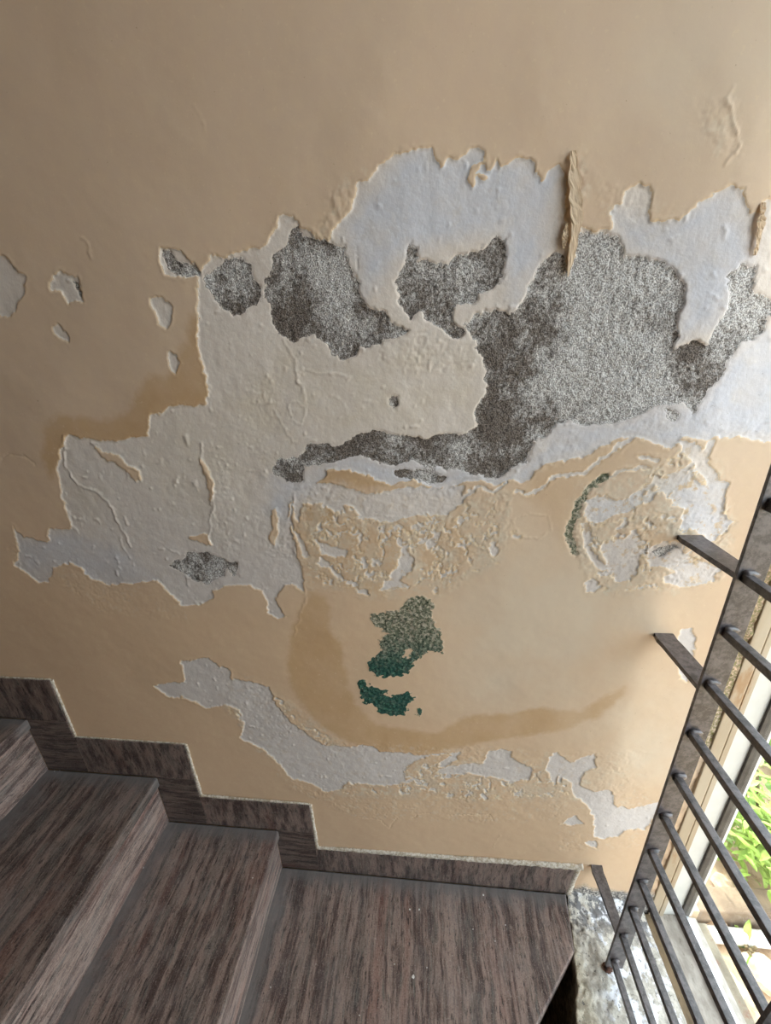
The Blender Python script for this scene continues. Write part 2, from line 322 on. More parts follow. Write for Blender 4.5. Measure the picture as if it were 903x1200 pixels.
def poly_sdf(out, poly, m=0.03, ax=None, az=None):
    p = P2(poly); s = sub(p, m); px = (WX if ax is None else ax)[s]; pz = (WZ if az is None else az)[s]
    if px.size == 0: return
    dd = np.full(px.shape, 1e3); ins = np.zeros(px.shape, bool)
    for k in range(len(p)):
        a = p[k]; b = p[(k + 1) % len(p)]
        dd = np.minimum(dd, seg_dist(px, pz, a, b))
        c = (a[1] > pz) != (b[1] > pz)
        xx = (b[0] - a[0]) * (pz - a[1]) / ((b[1] - a[1]) if abs(b[1] - a[1]) > 1e-9 else 1e-9) + a[0]
        ins ^= c & (px < xx)
    d = np.sqrt(dd); d[~ins] *= -1
    out[s] = np.maximum(out[s], d)
def line_dist(path, m=0.02):
    p = P2(path); s = sub(p, m); px = WX[s]; pz = WZ[s]; dd = np.full(px.shape, 1e3)
    for k in range(len(p) - 1): dd = np.minimum(dd, seg_dist(px, pz, p[k], p[k + 1]))
    return s, np.sqrt(dd)
def field(polys, d0=-0.03):
    f = np.full(GX.shape, d0)
    for p in polys: poly_sdf(f, p)
    return f
sp = field(PUTTY); isl = field(ISLAND)
for path, hw in STROKES:
    s, d = line_dist(path); sp[s] = np.maximum(sp[s], hw - d)
# flecks of putty and thin veins through the two blistered zones
mixz = field([[(343,575),(600,575),(590,660),(520,700),(450,705),(360,690)], [(672,565),(745,548),(800,520),(850,545),(862,620),(850,680),(790,698),(700,700),(668,640)],
              [(230,790),(330,815),(420,880),(500,890),(640,890),(700,890),(690,940),(560,940),(400,935),(300,880)]])
ridge = 1 - np.abs(fbm(WX, WZ, 0.045, 21, 5, .6)) * 3.2
fleck = fbm(WX, WZ, 0.02, 23, 4, .65)
mz = np.clip(mixz / 0.02, 0, 1)
sp = np.maximum(sp, np.where(mixz > 0, (ridge - 0.90) * 0.012 * mz - (1 - mz) * .004, -1))
sp = np.maximum(sp, np.where(mixz > 0, (fleck - 0.36) * 0.02 * mz - (1 - mz) * .004, -1))
sp = np.minimum(sp, -isl)
scm = field(CEMENT)
rg = fbm(GX, GZ, 0.007, 31, 3, .7)
rg2 = fbm(GX, GZ, 0.013, 33, 3, .75)
sp = sp + rg * 0.0013 + rg2 * .0026; scm = scm + rg * 0.0022
sg = field(MOSS); sg = np.minimum(sg, -field(MOSS_HOLE)) + rg * 0.006 + rg2 * .009
s, d = line_dist([(712,558),(700,563),(690,573),(680,586),(674,600),(670,615),(669,633),(674,648)])
arc = np.full(GX.shape, -0.03); arc[s] = 0.0065 + rg[s] * .003 - d
def soft(polys, wdt, off=0.0):
    f = np.full(GX.shape, -0.06)
    for p in polys: poly_sdf(f, p, 0.06)
    return np.clip((f + off) / wdt * .5 + .5, 0, 1)
stain = np.maximum(soft(STAIN[:4], 0.006), .45 * soft(STAIN[4:], .012)) * (0.75 + .35 * fbm(GX, GZ, .06, 41, 5, .6))
wash = soft(WASH, 0.03) * (0.7 + .8 * fbm(GX, GZ, .03, 42))
white = soft(WHITE, 0.014) * (0.85 + .4 * fbm(GX, GZ, .03, 43))
cl = 0.45 + 0.75 * fbm(GX, GZ, .045, 44, 5, .65)
for u, v, r, a in CEM_LIGHT:
    c = on_wall(u, v); e = on_wall(u + r, v); rr = abs(e[0] - c[0])
    cl = cl + a * .7 * np.exp(-((GX - c[0]) ** 2 + (GZ - c[2]) ** 2) / (rr * rr))
# mould growing in the corner beside the window frame, and damp grey foot above the ledge
mould = np.clip((GX - 0.536) / 0.010 + fbm(GX, GZ, .03, 51, 4, .6) * 1.8, 0, 1) * np.clip((GZ - .45 + .2 * fbm(GX, GZ, .08, 151)) / .15, 0.1, 1)
mouldlip = np.clip((GX - .540) / .006, 0, 1) * (1 + fbm(GX, GZ, .02, 152))
foot = np.clip(1 - (GZ - .008 + .03 * fbm(GX, GZ, .04, 52)) / .018, 0, 1) * (GX > .355)
# lilac-grey cast of the uncovered skim in the lower left
lo = on_wall(60, 690)
cool = np.clip((lo[2] + .35 - GZ) / .3, 0, 1)
pinkish = np.clip(.5 + .6 * fbm(GX, GZ, .35, 61, 3), 0, 1)
upper = np.clip((GZ - 0.78) / .35 + .2 * fbm(GX, GZ, .2, 62), 0, 1)

# relief, metres towards the room
ss = lambda f, wdt: np.clip(f / wdt * .5 + .5, 0, 1)
mp = ss(sp, .0016); mc = ss(scm, .0022); mg = ss(sg, .002)
hgt = fbm(GX, GZ, .22, 71, 3) * .0030 + fbm(GX, GZ, .045, 72, 3) * .00055 + fbm(GX, GZ, .012, 73, 2) * .00012
rough = np.zeros(GX.shape)
for poly, a in ROUGH:
    f = np.full(GX.shape, -0.03); poly_sdf(f, poly); rough = np.maximum(rough, np.clip((f + .004) / .012, 0, 1) * a)
flake = np.abs(fbm(WX, WZ, .010, 74, 4, .7)); flake2 = fbm(WX, WZ, .022, 75, 5, .7)
hgt += rough * .8 * (0.45 * (1 - 3 * flake) * np.clip(.5 + 2 * fbm(GX, GZ, .05, 174), 0, 1) + .5 * flake2)
edge_lift = np.exp(-((sp + .0018) / .0022) ** 2) * (sp < .001) * (0.45 + .8 * fbm(GX, GZ, .02, 76))
hgt += edge_lift * .0006
hgt -= mp * .0016
pimple = np.clip(fbm(GX, GZ, .010, 77, 2) - .55, 0, 1) * mp * .004
hgt += pimple * (1 - mc) + mp * (1 - mc) * fbm(GX, GZ, .02, 78, 4, .6) * .0006
for path, a, hw in RIDGES:
    s, d = line_dist(path); hgt[s] += a * .6 * np.exp(-(d / (hw * .6)) ** 2) * np.clip(.9 + .9 * fbm(GX[s], GZ[s], .015, 176), 0, 2)
grain = Noise(91)(GX / .0042, GZ / .0042) * .6 + Noise(92)(GX / .0021, GZ / .0021) * .4
hgt = hgt * (1 - mc * .6) + mc * (-.0040 + grain * .0026 + fbm(GX, GZ, .02, 79, 3) * .0012)
hgt = hgt + mg * (grain * .003 + .001 - .002)
hgt += ss(arc, .002) * (-.002 + grain * .002)
hgt += mouldlip * .004 + mould * grain * .0025 + foot * fbm(GX, GZ, .015, 80, 4, .6) * .003
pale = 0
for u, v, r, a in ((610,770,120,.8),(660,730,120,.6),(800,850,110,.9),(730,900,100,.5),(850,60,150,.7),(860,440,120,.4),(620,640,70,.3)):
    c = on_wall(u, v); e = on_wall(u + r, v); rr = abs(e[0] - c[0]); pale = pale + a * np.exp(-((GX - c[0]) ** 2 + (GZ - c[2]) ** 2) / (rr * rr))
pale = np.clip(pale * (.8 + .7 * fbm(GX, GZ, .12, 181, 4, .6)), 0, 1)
mzone = np.clip(mixz / .02 + .3, 0, 1); rz = np.clip(rough / .0015, 0, 1)
ringd = np.clip(ss(field([[(690,560),(745,545),(800,530),(850,560),(862,620),(850,685),(790,700),(720,690),(680,650),(675,600)],[(430,700),(480,640),(520,650),(530,720),(520,770),(470,790),(430,760)]]), .03), 0, 1)
# fade relief at the borders of the fine sheet
bd = np.minimum(GX - X0, Z1 - GZ); hgt *= np.clip(bd / .012, 0, 1)

# ---- wall material
def wall_material():
    m, t, b = new_mat('peeling_paint'); g = NT(t)
    a1 = g.n('ShaderNodeAttribute', attribute_name='layer_a'); a2 = g.n('ShaderNodeAttribute', attribute_name='layer_b')
    a3 = g.n('ShaderNodeAttribute', attribute_name='layer_c')
    def sep(a):
        x = g.n('ShaderNodeSeparateColor'); g.l(a.outputs['Color'], x.inputs[0]); return list(x.outputs) + [a.outputs['Alpha']]
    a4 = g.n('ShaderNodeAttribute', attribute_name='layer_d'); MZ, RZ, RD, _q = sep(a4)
    SP, SC, SG, ST = sep(a1); WA, WH, CL, MO = sep(a2); FO, CO, PK, UP = sep(a3)
    co = g.objco()
    fine = g.noise(co, 260, 3, .6); mid = g.noise(co, 40, 5, .6); big = g.noise(co, 7, 3, .5)
    grn = g.noise(co, 520, 2, .6); grn2 = g.noise(co, 210, 3, .7)
    jit = g.math('MULTIPLY', g.math('SUBTRACT', fine, .5), .0030)
    fp = g.ramp(g.math('ADD', SP, jit), -.0003, .0003)
    fc = g.ramp(g.math('ADD', SC, g.math('MULTIPLY', g.math('SUBTRACT', grn2, .5), .006)), -.0006, .0006)
    fg = g.ramp(g.math('ADD', SG, g.math('MULTIPLY', g.math('SUBTRACT', grn2, .5), .008)), -.0008, .0008)
    paint = g.mix(UP, srgb(215, 186, 155), srgb(212, 189, 165))
    paint = g.mix(g.math('MULTIPLY', PK, .35), paint, srgb(214, 176, 140))
    paint = g.mix(g.ramp(mid, .35, .7, 0, .22), paint, srgb(222, 198, 162))
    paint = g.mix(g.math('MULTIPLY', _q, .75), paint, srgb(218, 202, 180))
    paint = g.mix(g.math('MULTIPLY', ST, .75), paint, srgb(192, 154, 108))
    scum = g.noise(co, 55, 7, .72); scum2 = g.noise(co, 24, 6, .7); spk = g.noise(co, 150, 4, .75)
    paint = g.mix(g.math('MULTIPLY', g.ramp(scum2, .44, .60), g.math('MULTIPLY', MZ, .55)), paint, srgb(206, 192, 172))
    paint = g.mix(g.math('MULTIPLY', g.ramp(scum, .52, .60), g.math('ADD', g.math('MULTIPLY', RZ, .35), g.math('MULTIPLY', MZ, .3))), paint, srgb(216, 204, 184))
    paint = g.mix(g.math('MULTIPLY', g.ramp(spk, .60, .68), .35), paint, srgb(226, 206, 174))
    paint = g.mix(g.math('MULTIPLY', g.ramp(spk, .33, .27), .5), paint, srgb(150, 116, 80))
    putty = g.mix(WH, srgb(222, 211, 201), srgb(206, 206, 212))
    putty = g.mix(g.math('MULTIPLY', WA, .45), putty, srgb(212, 198, 176))
    putty = g.mix(g.math('MULTIPLY', CO, .6), putty, srgb(206, 198, 194))
    putty = g.mix(g.ramp(mid, .5, .75, 0, .25), putty, srgb(202, 190, 174))
    putty = g.mix(g.math('MULTIPLY', g.ramp(scum, .52, .62), g.math('ADD', g.math('MULTIPLY', RD, .6), g.math('MULTIPLY', MZ, .2))), putty, srgb(206, 178, 138))
    putty = g.mix(g.math('MULTIPLY', g.ramp(spk, .36, .29), g.math('ADD', .25, g.math('MULTIPLY', RZ, .4))), putty, srgb(140, 130, 118))
    putty = g.mix(g.math('MULTIPLY', g.ramp(spk, .60, .68), .45), putty, srgb(224, 220, 214))
    edge_highlight = g.mix(g.ramp(g.math('ABSOLUTE', SP), .0022, .0002, 0, .5), paint, srgb(236, 212, 170))  # pale rim along the coat edges, a highlight put into the colour
    col = g.mix(fp, edge_highlight, putty)
    cdark = g.mix(g.ramp(grn, .38, .62), srgb(84, 76, 70), srgb(134, 124, 115))
    clight = g.mix(g.ramp(grn, .36, .6), srgb(144, 139, 134), srgb(220, 217, 214))
    cem = g.mix(g.ramp(g.math('ADD', CL, g.math('MULTIPLY', g.math('SUBTRACT', grn2, .5), 1.3)), .2, .85), cdark, clight)
    cem = g.mix(g.ramp(grn2, .40, .30, 0, .55), cem, srgb(52, 47, 44))
    col = g.mix(fc, col, cem)
    # moss: blue-green low down, greyer and paler above
    sx = g.n('ShaderNodeSeparateXYZ'); g.l(co, sx.inputs[0])
    zz = on_wall(470, 765)[2]
    hi = g.ramp(sx.outputs[2], zz - .05, zz + .085)
    gcol = g.mix(hi, srgb(40, 76, 68), srgb(108, 110, 90))
    gcol = g.mix(g.ramp(g.math('ADD', g.math('MULTIPLY', grn2, .5), g.math('MULTIPLY', spk, .5)), .48, .60), gcol, g.mix(hi, srgb(66, 112, 92), srgb(196, 186, 164)))
    gcol = g.mix(g.ramp(grn2, .46, .34), gcol, srgb(26, 46, 38))
    gb = g.noise(co, 75, 5, .7)
    gcol = g.mix(g.math('MULTIPLY', g.ramp(gb, .50, .60), g.math('ADD', g.math('MULTIPLY', hi, .65), .12)), gcol, srgb(176, 166, 148))
    col = g.mix(fg, col, gcol)
    col = g.mix(g.math('MULTIPLY', MO, g.ramp(grn2, .35, .6)), col, g.mix(g.ramp(grn2, .42, .6), srgb(48, 52, 34), srgb(140, 132, 88)))
    col = g.mix(FO, col, g.mix(g.ramp(grn2, .4, .62), srgb(92, 88, 86), srgb(190, 182, 172)))
    g.l(col, b.inputs['Base Color']); b.inputs['Roughness'].default_value = .75
    b.inputs['Specular IOR Level'].default_value = .25
    hb = g.math('ADD', g.math('MULTIPLY', fc, g.math('MULTIPLY', grn, 2.2)), g.math('MULTIPLY', fine, g.math('ADD', g.math('MULTIPLY', fp, .35), .10)))
    g.l(g.bump(hb, .7, .0012), b.inputs['Normal'])
    return m
m_wall = wall_material()

# skirting outline in wall coordinates (top line) to drop hidden faces
SK = [(-9, -1.048, ), (-1.328, -1.048), (-1.328, -1.331), (-.884, -1.331), (-.884, -1.621), (-.432, -1.621), (-.432, -1.880), (.585, -1.880), (.585, -2.2), (9, -2.2)]
def sk_top(xd):
    return -1.048 if xd < -1.328 else -1.331 if xd < -.884 else -1.621 if xd < -.432 else -1.88 if xd < .585 else -2.25

wall = empty('wall_back'); tag(wall, kind='structure')
def layer_meshes():
    cx = (gx[:-1] + gx[1:]) / 2; cz = (gz[:-1] + gz[1:]) / 2
    lim = np.array([(sk_top(x / S) - .03) * S + CAMZ for x in cx])
    keep = cz[None, :] > lim[:, None]
    cell = lambda f: (f[:-1, :-1] + f[1:, 1:]) / 2
    lay = np.zeros(keep.shape, np.int32)
    lay[cell(sp) > 0] = 1; lay[cell(scm) > 0] = 2; lay[(cell(sg) > 0)] = 3
    # connected patches on a coarse grid, so that every bared patch is a part of its own
    q = 4
    nxq, nzq = keep.shape[0] // q + 1, keep.shape[1] // q + 1
    pad = np.zeros((nxq * q, nzq * q), np.int32); pad[:keep.shape[0], :keep.shape[1]] = lay
    blocks = pad.reshape(nxq, q, nzq, q).transpose(0, 2, 1, 3).reshape(nxq, nzq, q * q)
    part = np.zeros(keep.shape, np.int32); names = {0: (0, 'paint_coat')}; nid = 1
    for L, nm in ((1, 'putty_patch'), (2, 'cement_patch'), (3, 'moss_patch')):
        hit = (blocks == L).sum(2) >= 3
        lab = np.zeros(hit.shape, np.int32); todo = [tuple(a) for a in np.argwhere(hit)]; seen = set(); groups = []
        for st in todo:
            if st in seen: continue
            stack = [st]; seen.add(st); comp = []
            while stack:
                c = stack.pop(); comp.append(c)
                for dx in (-1, 0, 1):
                    for dz in (-1, 0, 1):
                        n = (c[0] + dx, c[1] + dz)
                        if 0 <= n[0] < nxq and 0 <= n[1] < nzq and n not in seen and hit[n]: seen.add(n); stack.append(n)
            groups.append(comp)
        for comp in groups:
            if len(comp) < 12: continue
            for c in comp: lab[c] = nid
            names[nid] = (L, nm); nid += 1
        big = np.repeat(np.repeat(lab, q, 0), q, 1)[:keep.shape[0], :keep.shape[1]]
        part = np.where((lay == L) & (big > 0), big, part)
        # stray cells of the layer outside any patch stay with what surrounds them
    idx = np.arange(nx * nz).reshape(nx, nz)
    co = np.stack([GX, -hgt, GZ], -1).reshape(-1, 3)
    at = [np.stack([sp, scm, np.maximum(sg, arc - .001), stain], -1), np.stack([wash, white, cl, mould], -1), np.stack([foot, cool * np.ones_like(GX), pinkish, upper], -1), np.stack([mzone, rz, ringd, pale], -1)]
    at = [a.reshape(-1, 4).astype(np.float32) for a in at]
    for pid, (L, nm) in names.items():
        ii, jj = np.nonzero((part == pid) & keep)
        if len(ii) == 0: continue
        f = np.stack([idx[ii, jj], idx[ii + 1, jj], idx[ii + 1, jj + 1], idx[ii, jj + 1]], -1)
        used, inv = np.unique(f, return_inverse=True); inv = inv.reshape(-1, 4)
        me = bpy.data.meshes.new(nm); me.vertices.add(len(used)); me.vertices.foreach_set('co', co[used].astype(np.float32).ravel())
        me.loops.add(len(inv) * 4); me.loops.foreach_set('vertex_index', inv.astype(np.int32).ravel())
        me.polygons.add(len(inv)); me.polygons.foreach_set('loop_start', np.arange(0, len(inv) * 4, 4, dtype=np.int32))
        me.polygons.foreach_set('loop_total', np.full(len(inv), 4, np.int32)); me.update(calc_edges=True)
        me.polygons.foreach_set('use_smooth', np.ones(len(inv), bool))
        for k, an in enumerate(('layer_a', 'layer_b', 'layer_c', 'layer_d')):
            a = me.attributes.new(an, 'FLOAT_COLOR', 'POINT'); a.data.foreach_set('color', at[k][used].ravel())
        o = link(nm, me, m_wall, wall)
        if L == 0: tag(o, 'peach paint coat, smooth and stained')
        elif L == 1: tag(o, 'off-white putty bared where the paint peeled')
        elif L == 2: tag(o, 'gritty grey cement laid bare')
        else: tag(o, 'green moss growing on the damp plaster')
layer_meshes()

# the plain continuation of the wall outside the fine sheet, and its body behind
def plain_wall_mat(name='plain_paint', c1=(216, 190, 156), c2=(206, 170, 126)):
    m, t, b = new_mat(name); g = NT(t); co = g.objco()
    n = g.noise(co, 3, 5, .6); f = g.noise(co, 120, 3, .6)
    g.l(g.mix(g.ramp(n, .35, .65), srgb(*c1), srgb(*c2)), b.inputs['Base Color'])
    b.inputs['Roughness'].default_value = .8; g.l(g.bump(f, .3, .001), b.inputs['Normal']); return m
m_plain = plain_wall_mat()
m_room = plain_wall_mat('low_bounce_room_paint', (162, 132, 102), (150, 118, 86))  # unseen walls darkened to cut the light they bounce onto the stair wall
m_ceil = plain_wall_mat('ceiling_white', (222, 218, 208), (206, 200, 190))
def quadwall(name, a, b, mat, parent=None): return box(name, a, b, mat, parent)
quadwall('wall_surface', (-3.2, 0.0, -0.2), (X0, 0.2, 3.3), m_plain, wall)
quadwall('wall_surface', (X0, 0.0, Z1), (X1, 0.2, 3.3), m_plain, wall)
quadwall('wall_core', (X0, 0.015, -1.6), (X1, 0.2, Z1), m_plain, wall)
quadwall('wall_core', (-3.2, 0.0, -1.6), (X0, 0.2, -0.2), m_plain, wall)
quadwall('wall_core', (X1, 0.012, -1.6), (0.70, 0.2, -0.06), m_plain, wall)
quadwall('wall_surface', (X1, 0.0, 2.72), (0.70, 0.2, 3.3), m_plain, wall)

# curled flakes of paint hanging over the bared putty
m_flake = plain_wall_mat('curled_paint', (226, 208, 182), (212, 190, 160))
def flake_strip(path, widths, lift, seed):
    P = [on_wall(u, v) for u, v in path]; px = abs(on_wall(path[0][0] + 10, path[0][1])[0] - P[0][0]) / 10
    n, k = 34, 7; N1 = Noise(seed); N2 = Noise(seed + 1); bm = bmesh.new(); rows = []
    for i in range(n + 1):
        t = i / n * (len(P) - 1); j = min(int(t), len(P) - 2); f = t - j
        c = P[j] * (1 - f) + P[j + 1] * f; wd = (widths[j] * (1 - f) + widths[j + 1] * f) * px
        wd *= .7 + .6 * float(N1(np.array(i * .45), np.array(2.3))); row = []
        for q in range(k + 1):
            s_ = q / k - .5
            l = lift * (1 - q / k) ** 1.5 * (.35 + float(N2(np.array(i * .35), np.array(5.1)))) * min(1, (n - i) / 5 + .15) * min(1, i / 4 + .1)
            y = -.0022 - l - .0016 * float(N1(np.array(i * .8), np.array(q * .9)))
            row.append(bm.verts.new((c[0] + s_ * wd, y, c[2])))
        rows.append(row)
    for a, b in zip(rows, rows[1:]):
        for q in range(k): bm.faces.new((a[q], a[q + 1], b[q + 1], b[q]))
    bmesh.ops.solidify(bm, geom=list(bm.faces), thickness=.0006)
    o = from_bm('paint_flake', bm, m_flake, wall); tag(o, 'curled flake of cream paint hanging loose')
flake_strip([(670,178),(671,205),(673,235),(674,262),(670,290),(664,325)], [5,15,16,14,11,2], .0042, 301)
flake_strip([(663,262),(661,280),(659,292)], [4,9,3], .004, 351)
flake_strip([(892,238),(889,262),(882,300)], [5,11,4], .0025, 361)

# rest of the room
tag(quadwall('ceiling', (-3.3, -2.6, 3.2), (0.78, 0.2, 3.35), m_ceil), kind='structure')
tag(quadwall('wall_left', (-3.35, -2.6, -1.6), (-3.2, 0.2, 3.2), m_room), kind='structure')
tag(quadwall('wall_front', (-3.3, -2.6, -1.6), (0.78, -2.4, 3.2), m_room), kind='structure')
m_dark = new_mat('pit_shade_concrete')[0]  # dark colour and depth stand in for the shade of the void
_t = m_dark.node_tree; _g = NT(_t); _b = _t.nodes['Principled BSDF']
_g.l(_g.mix(_g.ramp(_g.noise(_g.objco(), 30, 5), .3, .7), srgb(46, 40, 36), srgb(74, 66, 58)), _b.inputs['Base Color']); _b.inputs['Roughness'].default_value = .9
tag(quadwall('floor', (-3.3, -2.6, -1.65), (0.70, 0.2, -1.55), m_dark), kind='structure')

# ------------------------------------------------------------------ stairs
def LZ(d): return (d * S) + CAMZ
lev = [LZ(-1.242), LZ(-1.517), LZ(-1.785), LZ(-2.033)]
nos = [-1.490 * S, -1.035 * S, -.578 * S]
FRONT = -1.05
g_tread = [granite('granite_tread_a', (60, 5, 60), (0, 0, .03), .25, .9, 1, -1.6 * .99), granite('granite_tread_b', (60, 5, 60), (0, 0, -.02), .3, .84, 4, -.939),
           granite('granite_tread_c', (60, 5, 60), (0, 0, .05), .3, 1.0, 2, -.657), granite('granite_landing', (60, 4, 60), (0, 0, -.02), .3, 1.08, 7, -.372)]
g_riser = [granite('granite_riser_a', (60, 5, 60), (0, 0, 0), .3, 1.2, 11), granite('granite_riser_b', (60, 5, 60), (.15, 0, 0), .3, 1.2, 12), granite('granite_riser_c', (60, 5, 60), (0, 0, 0), .3, 1.2, 13)]
g_skh = [granite('granite_skirt_%d' % i, (45, 45, 12), (0, .5 - .3 * i, 0), 0, .72 + .08 * i, 20 + i) for i in range(3)] + [granite('granite_skirt_long', (60, 60, 9), (0, .05, 0), .1, .9, 26)]
g_skv = granite('granite_skirt_side', (8, 8, 70), (0, 0, 0), 0, .62, 30)
st = empty('staircase', (-.6, -.5, 0))
tag(st, 'streaked purple-brown granite steps descending along the peeling wall to a cut-corner landing', 'stairs')
def tread_slab(x_back, x_nose, z, mat, label=None):
    o = box('tread', (x_back, FRONT, z - .028), (x_nose, -.0065, z), mat, st, .004)
    if label: tag(o, label)
xb = [-1.60, nos[0] - .016, nos[1] - .016]
for i in range(3): tread_slab(xb[i], nos[i], lev[i], g_tread[i])
for i in range(3):
    box('riser', (nos[i] - .034, FRONT, lev[i + 1]), (nos[i] - .010, -.0065, lev[i] - .0285), g_riser[i], st)
# more of the flight going up out of view
for k in range(4):
    z = lev[0] + .165 * (k + 1); xn = nos[0] - .282 * (k + 1)
    box('tread', (xn - .30, FRONT, z - .028), (xn, -.0065, z), g_tread[k % 3], st, .004)
    box('riser', (xn - .034, FRONT, z - .165), (xn - .010, -.0065, z - .0285), g_riser[k % 3], st)
c1 = (.583 * S, -.0065); c2 = (.560 * S, .828 * S - S - .004)
dv = np.array([.368 - .555, .632 - .828]); dv = dv / abs(dv[1])
yend = FRONT; xe = c2[0] + dv[0] * (c2[1] - yend)
xn_ = nos[2] - .016; yd = c2[1] - (c2[0] - xn_) / abs(dv[0])
prism('landing_slab', [(xn_, -.0065), (xn_, yd), c2, c1], -.030, 0, g_tread[3], st, .0035)
prism('landing_bed', [(xn_, -.007), (xn_, yd + .03), (c2[0] - .03, c2[1] + .0), (c1[0] - .012, -.007)], -.16, -.0305, m_dark, st)
# masonry body under the flight
bm = bmesh.new()
for i in range(3):
    bm_box(bm, (xb[i] + .002, FRONT + .01, -1.5), (nos[i] - .036, -.007, lev[i] - .029))
bm_box(bm, (-3.0, FRONT + .01, -1.5), (-1.61, -.007, .3))
from_bm('stair_body', bm, m_dark, st)

# skirting: one stone above each tread and one beside each riser
bb = empty('baseboard_back', (0, 0, 0)); tag(bb, kind='structure')
tops = [-1.048, -1.331, -1.621]; ends = [-1.331, -.884, -.434]
PR = -.0062
prevx = -1.62
box('skirting_tile', (-1.0, PR, lev[0] + .0005), (ends[0] * S, .014, LZ(tops[0])), g_skh[0], bb, .0008)
for i in range(3):
    box('skirting_tile', (nos[i] - .0095, PR, lev[i + 1] + .0005), (ends[i] * S, .014, lev[i] - .0006), g_skv, bb, .0008)
    nextend = ends[i + 1] * S if i < 2 else .597 * S
    if i < 2: box('skirting_tile', (ends[i] * S + .001, PR, lev[i + 1] + .0005), (ends[i + 1] * S, .014, LZ(tops[i + 1])), g_skh[i + 1], bb, .0008)
# long skirting on the landing, top edge rising slightly to the right
bm = bmesh.new()
xs = (ends[2] * S + .001, .597 * S); zt = (LZ(-1.894), LZ(-1.872))
vs = [bm.verts.new(p) for p in ((xs[0], PR, .0005), (xs[1] - .006, PR, .0005), (xs[1], PR, zt[1]), (xs[0], PR, zt[0]), (xs[0], .014, .0005), (xs[1] - .006, .014, .0005), (xs[1], .014, zt[1]), (xs[0], .014, zt[0]))]
for f in ((0, 1, 2, 3), (7, 6, 5, 4), (0, 4, 5, 1), (1, 5, 6, 2), (2, 6, 7, 3), (3, 7, 4, 0)): bm.faces.new([vs[k] for k in f])
from_bm('skirting_tile', bm, g_skh[3], bb)

# lumpy mortar bead along the skirting
mm, t_, b_ = new_mat('lime_mortar'); g_ = NT(t_)
g_.l(g_.mix(g_.ramp(g_.noise(g_.objco(), 150, 4, .7), .38, .62), srgb(176, 160, 136), srgb(220, 212, 200)), b_.inputs['Base Color'])
b_.inputs['Roughness'].default_value = .9; g_.l(g_.bump(g_.noise(g_.objco(), 500, 3), .6, .001), b_.inputs['Normal'])
rnd = random.Random(5)
def bead(name, pts, w0, w1, mat, parent, n=60, seed=1, flat=.6, tagk=True):
    """lumpy bead following 3D pts"""
    bm = bmesh.new(); P = [Vector(p) for p in pts]
    L = [0]
    for a, b in zip(P, P[1:]): L.append(L[-1] + (b - a).length)
    n = max(8, int(L[-1] / .006)); rings = []; N1 = Noise(seed)
    for i in range(n + 1):
        s_ = L[-1] * i / n
        k = max(j for j in range(len(L) - 1) if L[j] <= s_ + 1e-9)
        f = (s_ - L[k]) / max(L[k + 1] - L[k], 1e-9); c = P[k].lerp(P[k + 1], min(f, 1)); d = (P[k + 1] - P[k]).normalized()
        side = d.cross(Vector((0, 1, 0))).normalized()
        r = w0 + (w1 - w0) * (i / n); ring = []
        for q in range(8):
            a = q / 8 * 2 * math.pi
            rr = r * (.75 + .7 * float(N1(np.array(s_ / .007 + 9), np.array(q * .9 + 3.))))
            ring.append(bm.verts.new(c + side * math.cos(a) * rr + Vector((0, -1, 0)) * math.sin(a) * rr * flat))
        rings.append(ring)
    for a, b in zip(rings, rings[1:]):
        for q in range(8): bm.faces.new((a[q], a[(q + 1) % 8], b[(q + 1) % 8], b[q]))
    bm.faces.new(rings[0][::-1]); bm.faces.new(rings[-1])
    return from_bm(name, bm, mat, parent, True)
e0, e1, e2 = [e * S for e in ends]
yb = -.002
bead('mortar_bead', [(-1.0, yb, LZ(tops[0]) + .001), (e0, yb, LZ(tops[0]) + .001)], .0022, .0022, mm, bb, seed=1)
bead('mortar_bead', [(e0 + .002, yb, LZ(tops[0])), (e0 + .002, yb, LZ(tops[1]) + .001)], .0035, .0030, mm, bb, seed=2)
bead('mortar_bead', [(e0, yb, LZ(tops[1]) + .001), (e1, yb, LZ(tops[1]) + .001)], .002, .002, mm, bb, seed=3)
bead('mortar_bead', [(e1 + .002, yb, LZ(tops[1])), (e1 + .003, yb, LZ(tops[2]) + .002)], .0035, .0045, mm, bb, seed=4)
bead('mortar_bead', [(e1, yb, LZ(tops[2]) + .002), (e2, yb, LZ(tops[2]) + .002)], .0040, .0025, mm, bb, seed=5)
bead('mortar_bead', [(e2 + .002, yb, LZ(tops[2])), (e2 + .003, yb, zt[0] + .002)], .0035, .0045, mm, bb, seed=6)
bead('mortar_bead', [(e2, yb, zt[0] + .003), (xs[1], yb, zt[1] + .004), (xs[1] + .018, yb, zt[1] + .006)], .005, .0085, mm, bb, seed=7)
bead('mortar_bead', [(xs[1] + .006, yb, zt[1] + .006), (xs[1] + .002, yb, .045), (xs[1] - .003, yb - .002, -.01)], .008, .006, mm, bb, seed=8)

